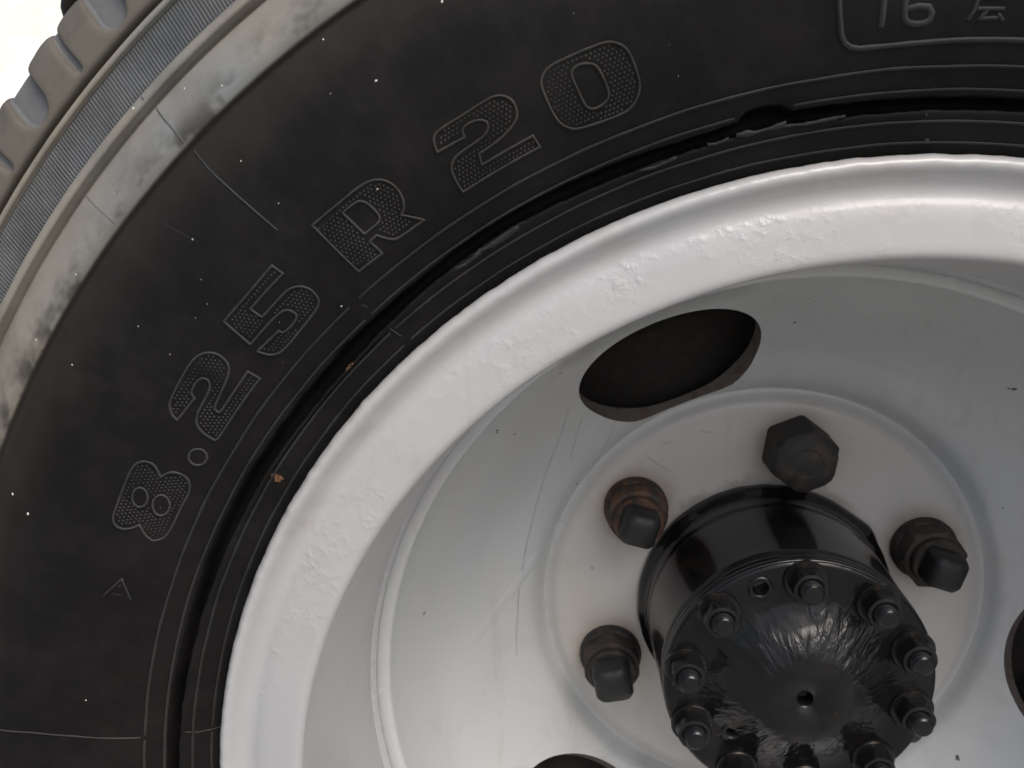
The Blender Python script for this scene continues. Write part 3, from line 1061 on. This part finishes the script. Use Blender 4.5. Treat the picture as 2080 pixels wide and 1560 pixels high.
revolve(mb, HP + [(60, 98.0), (60, -14)], angs=HANG, fn=hub_fn, closed_prof=True)
hub = mb.build('hub', M_HUB, wheel)
hub['label'] = 'glossy black enamelled axle hub standing out of the disc'
mb = MB()
PP = [(0, 97.0), (76.4, 97.0), (76.6, 99.2), (75.6, 100.2), (74.4, 100.4)] + [(68, 100.2), (60, 100.2), (53.5, 100.4)] + catmull([(51.5, 101.2), (48, 103.0), (40, 107.8), (31, 113.2), (25.5, 116.0), (22.5, 117.0)], 2) + \
    [(21.5, 117.2), (18.0, 117.5), (13.2, 117.3), (12.0, 116.9), (5.4, 115.6), (4.4, 114.6), (3.9, 106), (0.01, 105)]
revolve(mb, PP, angs=HANG)
plate = mb.build('end_plate', M_PLATE, hub)
plate['label'] = 'glossy black axle flange with wrinkled brushed paint and central boss'
sharp_by_angle(plate, 40)


def bare_hole(r, th, rad):
    mb = MB()
    cx, cy = r * math.cos(R(th)), r * math.sin(R(th))
    poly_loft(mb, [ring(rad + 3.2, 99.8, 32, cx=cx, cy=cy), ring(rad + 2.6, 100.9, 32, cx=cx, cy=cy), ring(rad + 0.8, 101.0, 32, cx=cx, cy=cy), ring(rad, 100.4, 32, cx=cx, cy=cy), ring(rad, 92, 32, cx=cx, cy=cy)], smooth_=True)
    o = mb.build('threaded_hole', M_STUD, hub)
    return o


# cut the two empty threaded holes
for r_, th_, rad_ in ((65.6, 112.5, 4.4), (48.5, 219.5, 3.2)):
    mb = MB()
    cx, cy = r_ * math.cos(R(th_)), r_ * math.sin(R(th_))
    poly_loft(mb, [ring(rad_, 90, 32, cx=cx, cy=cy), ring(rad_, 130, 32, cx=cx, cy=cy)])
    co = mb.build('cut', M_PLATE, hub)
    bpy.context.view_layer.update()
    md = plate.modifiers.new('b', 'BOOLEAN')
    md.operation = 'DIFFERENCE'
    md.solver = 'EXACT'
    md.object = co
    dg = bpy.context.evaluated_depsgraph_get()
    me = bpy.data.meshes.new_from_object(plate.evaluated_get(dg))
    plate.modifiers.clear()
    plate.data = me
    bpy.data.objects.remove(co)
    mb = MB()
    h0 = 100.3 if r_ > 55 else 102.4
    rg = lambda rr_, h: ring(rr_, h, 32, cx=cx, cy=cy)
    poly_loft(mb, [rg(rad_ + 2.8, h0 - 0.4), rg(rad_ + 2.2, h0 + 0.7), rg(rad_ + 0.7, h0 + 0.8), rg(rad_ - 0.1, h0 + 0.1), rg(rad_ - 0.1, 93), rg(0.3, 92.5)], smooth_=True, cap=False)
    mb.build('threaded_hole', M_STUD, hub)['label'] = 'empty threaded hole in the black axle flange'

# studs with washers and nuts round the flange
STUDS = [136.3, 90.6, 52.6, 21.2, -12.4, -46.5, -84, -120, 203.6, 171.0]
for i, th in enumerate(STUDS):
    x, z = 65.8 * math.cos(R(th)), 65.8 * math.sin(R(th))
    rot = rnd.uniform(0, 60) if i not in (4, 8) else 0
    dz = 100.2
    mb = MB()
    poly_loft(mb, [ring(12.2, dz - .5, 40), ring(12.4, dz + 1.8, 40), ring(11.8, dz + 2.6, 40), ring(7.0, dz + 2.6, 40)], smooth_=False)
    o = mb.build('washer', M_STUD, hub)
    sharp_by_angle(o)
    mb2 = MB()
    poly_loft(mb2, [ring(9.0, dz + 2, 48, 6, rot, 0, cap_r=9.8), ring(9.1, dz + 3.2, 48, 6, rot, 0.03), ring(9.1, dz + 10.8, 48, 6, rot, 0.03), ring(9.1, dz + 12.4, 48, 6, rot, 0, cap_r=9.3), ring(7.6, dz + 12.9, 48), ring(6.0, dz + 12.4, 48)])
    o2 = mb2.build('hex_nut', M_STUD, hub)
    sharp_by_angle(o2)
    mb3 = MB()
    rings = [ring(5.7, dz + 11, 32)]
    tall = 18.6 + rnd.uniform(-1.2, 1.4)
    h = 12.2
    while h < tall - 1.2:
        rings += [ring(6.0, dz + h, 32), ring(6.0, dz + h + 0.55, 32), ring(5.35, dz + h + 0.85, 32), ring(5.35, dz + h + 1.1, 32)]
        h += 1.45
    rings += [ring(5.7, dz + tall, 32), ring(4.9, dz + tall + .8, 32), ring(2.4, dz + tall + 1.2, 32), ring(0.5, dz + tall + 1.3, 32)]
    poly_loft(mb3, rings)
    o3 = mb3.build('stud_end', M_STUD, hub)
    sharp_by_angle(o3, 36)
    for q in (o, o2, o3):
        q.location = (x * MM, 0, z * MM)

# ---- brake drum and axle behind the disc ------------------------------
mb = MB()
revolve(mb, [(0, -17), (150, -20), (165, -22), (172, -24), (196, -25), (203, -22), (206, -6), (209, 2), (244.5, 6), (244.5, 2), (212, -3), (209, -20), (205, -60), (205, -170), (0, -178)], angs=HANG, closed_prof=True)  # wide outer rim added to block light leaking in past the drum
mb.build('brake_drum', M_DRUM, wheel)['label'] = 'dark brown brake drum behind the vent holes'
mb = MB()
revolve(mb, [(0, -176), (60, -177), (60, -620), (0, -621)], angs=HANG, closed_prof=True)
axle = mb.build('axle_tube', M_DRUM, wheel)

# ---- mudguard end behind the tread, top left corner ---------------------
guard = bpy.data.objects.new('mudguard', None)
COL.objects.link(guard)
guard.location = (0, 0, ZC)
guard['label'] = 'dark rounded mudguard end behind the tread in the top left corner'
guard['category'] = 'mudguard'
mb = MB()
n = 120
rows = []
for i in range(n + 1):
    th = 60 + (141.4 - 60) * i / n
    e = max(0.0, (th - 138.6) / (141.4 - 138.6))
    q_ = math.sqrt(max(0.0, 1 - e * e)) + 0.001
    sec = []
    for q in range(14):
        a = 2 * math.pi * q / 14
        sec.append(P(622 + 12.0 * math.cos(a) * q_, th, -112 + 52 * math.sin(a) * q_))
    rows.append(sec)
vs = [v for s in rows for v in s]
fs = [[i * 14 + q, i * 14 + (q + 1) % 14, (i + 1) * 14 + (q + 1) % 14, (i + 1) * 14 + q] for i in range(n) for q in range(14)]
fs += [list(range(14)), [n * 14 + q for q in range(14)][::-1]]
mb.add(vs, fs)
mb.build('guard_panel', M_GUARD, guard)
mb = MB()
poly_loft(mb, [[(x_ * 1000, y_ * 1000, h_) for x_, y_, h_ in [(0.014 * math.cos(2 * math.pi * i / 16), 0.0, -330 + 14 * math.sin(2 * math.pi * i / 16)) for i in range(16)]],
               [(14 * math.cos(2 * math.pi * i / 16), 621, -240 + 14 * math.sin(2 * math.pi * i / 16)) for i in range(16)]])
mb.build('stay', M_GUARD, guard)

# ---- sunlit wall far behind, overexposed in the top left corner -----------
t = NT('cream_plaster')
p1 = t.noise(0.9, 5, 0.6)
p2 = t.noise(9.0, 6, 0.6)
pc = t.mix(t.ramp(p1, 0.40, 0.62), (0.88, 0.88, 0.86), (0.87, 0.85, 0.70))
pc = t.mix(t.ramp(p2, 0.5, 0.8, 0.0, 0.3), pc, (0.80, 0.79, 0.74))
M_WALL = t.out(pc, 0.9, t.bump(p2, 0.3, 0.01), 0.2)
mb = MB()
L_, H_, T_ = 9.0, 4.2, 0.3
cs = []
for x_, y_ in ((-L_, 0), (L_, 0), (L_, T_), (-L_, T_)):
    cs.append((x_, y_))
vv = [(x_, y_, 0.0) for x_, y_ in cs] + [(x_, y_, H_) for x_, y_ in cs] + [(x_ + (0.06 if x_ > 0 else -0.06), y_ + (-0.06 if y_ == 0 else 0.06), z_) for z_ in (H_, H_ + 0.12) for x_, y_ in cs]
ff = [[0, 1, 5, 4], [1, 2, 6, 5], [2, 3, 7, 6], [3, 0, 4, 7], [3, 2, 1, 0]]
ff += [[8, 9, 13, 12], [9, 10, 14, 13], [10, 11, 15, 14], [11, 8, 12, 15], [12, 13, 14, 15], [11, 10, 9, 8]]
mb.add(vv, ff, 0, False)
wall = mb.build('wall', M_WALL)
wall.location = (-5.0, 8.0, 0.0)
wall['label'] = 'bright cream plaster wall far behind the tyre, blown out by sunlight'
wall['category'] = 'wall'
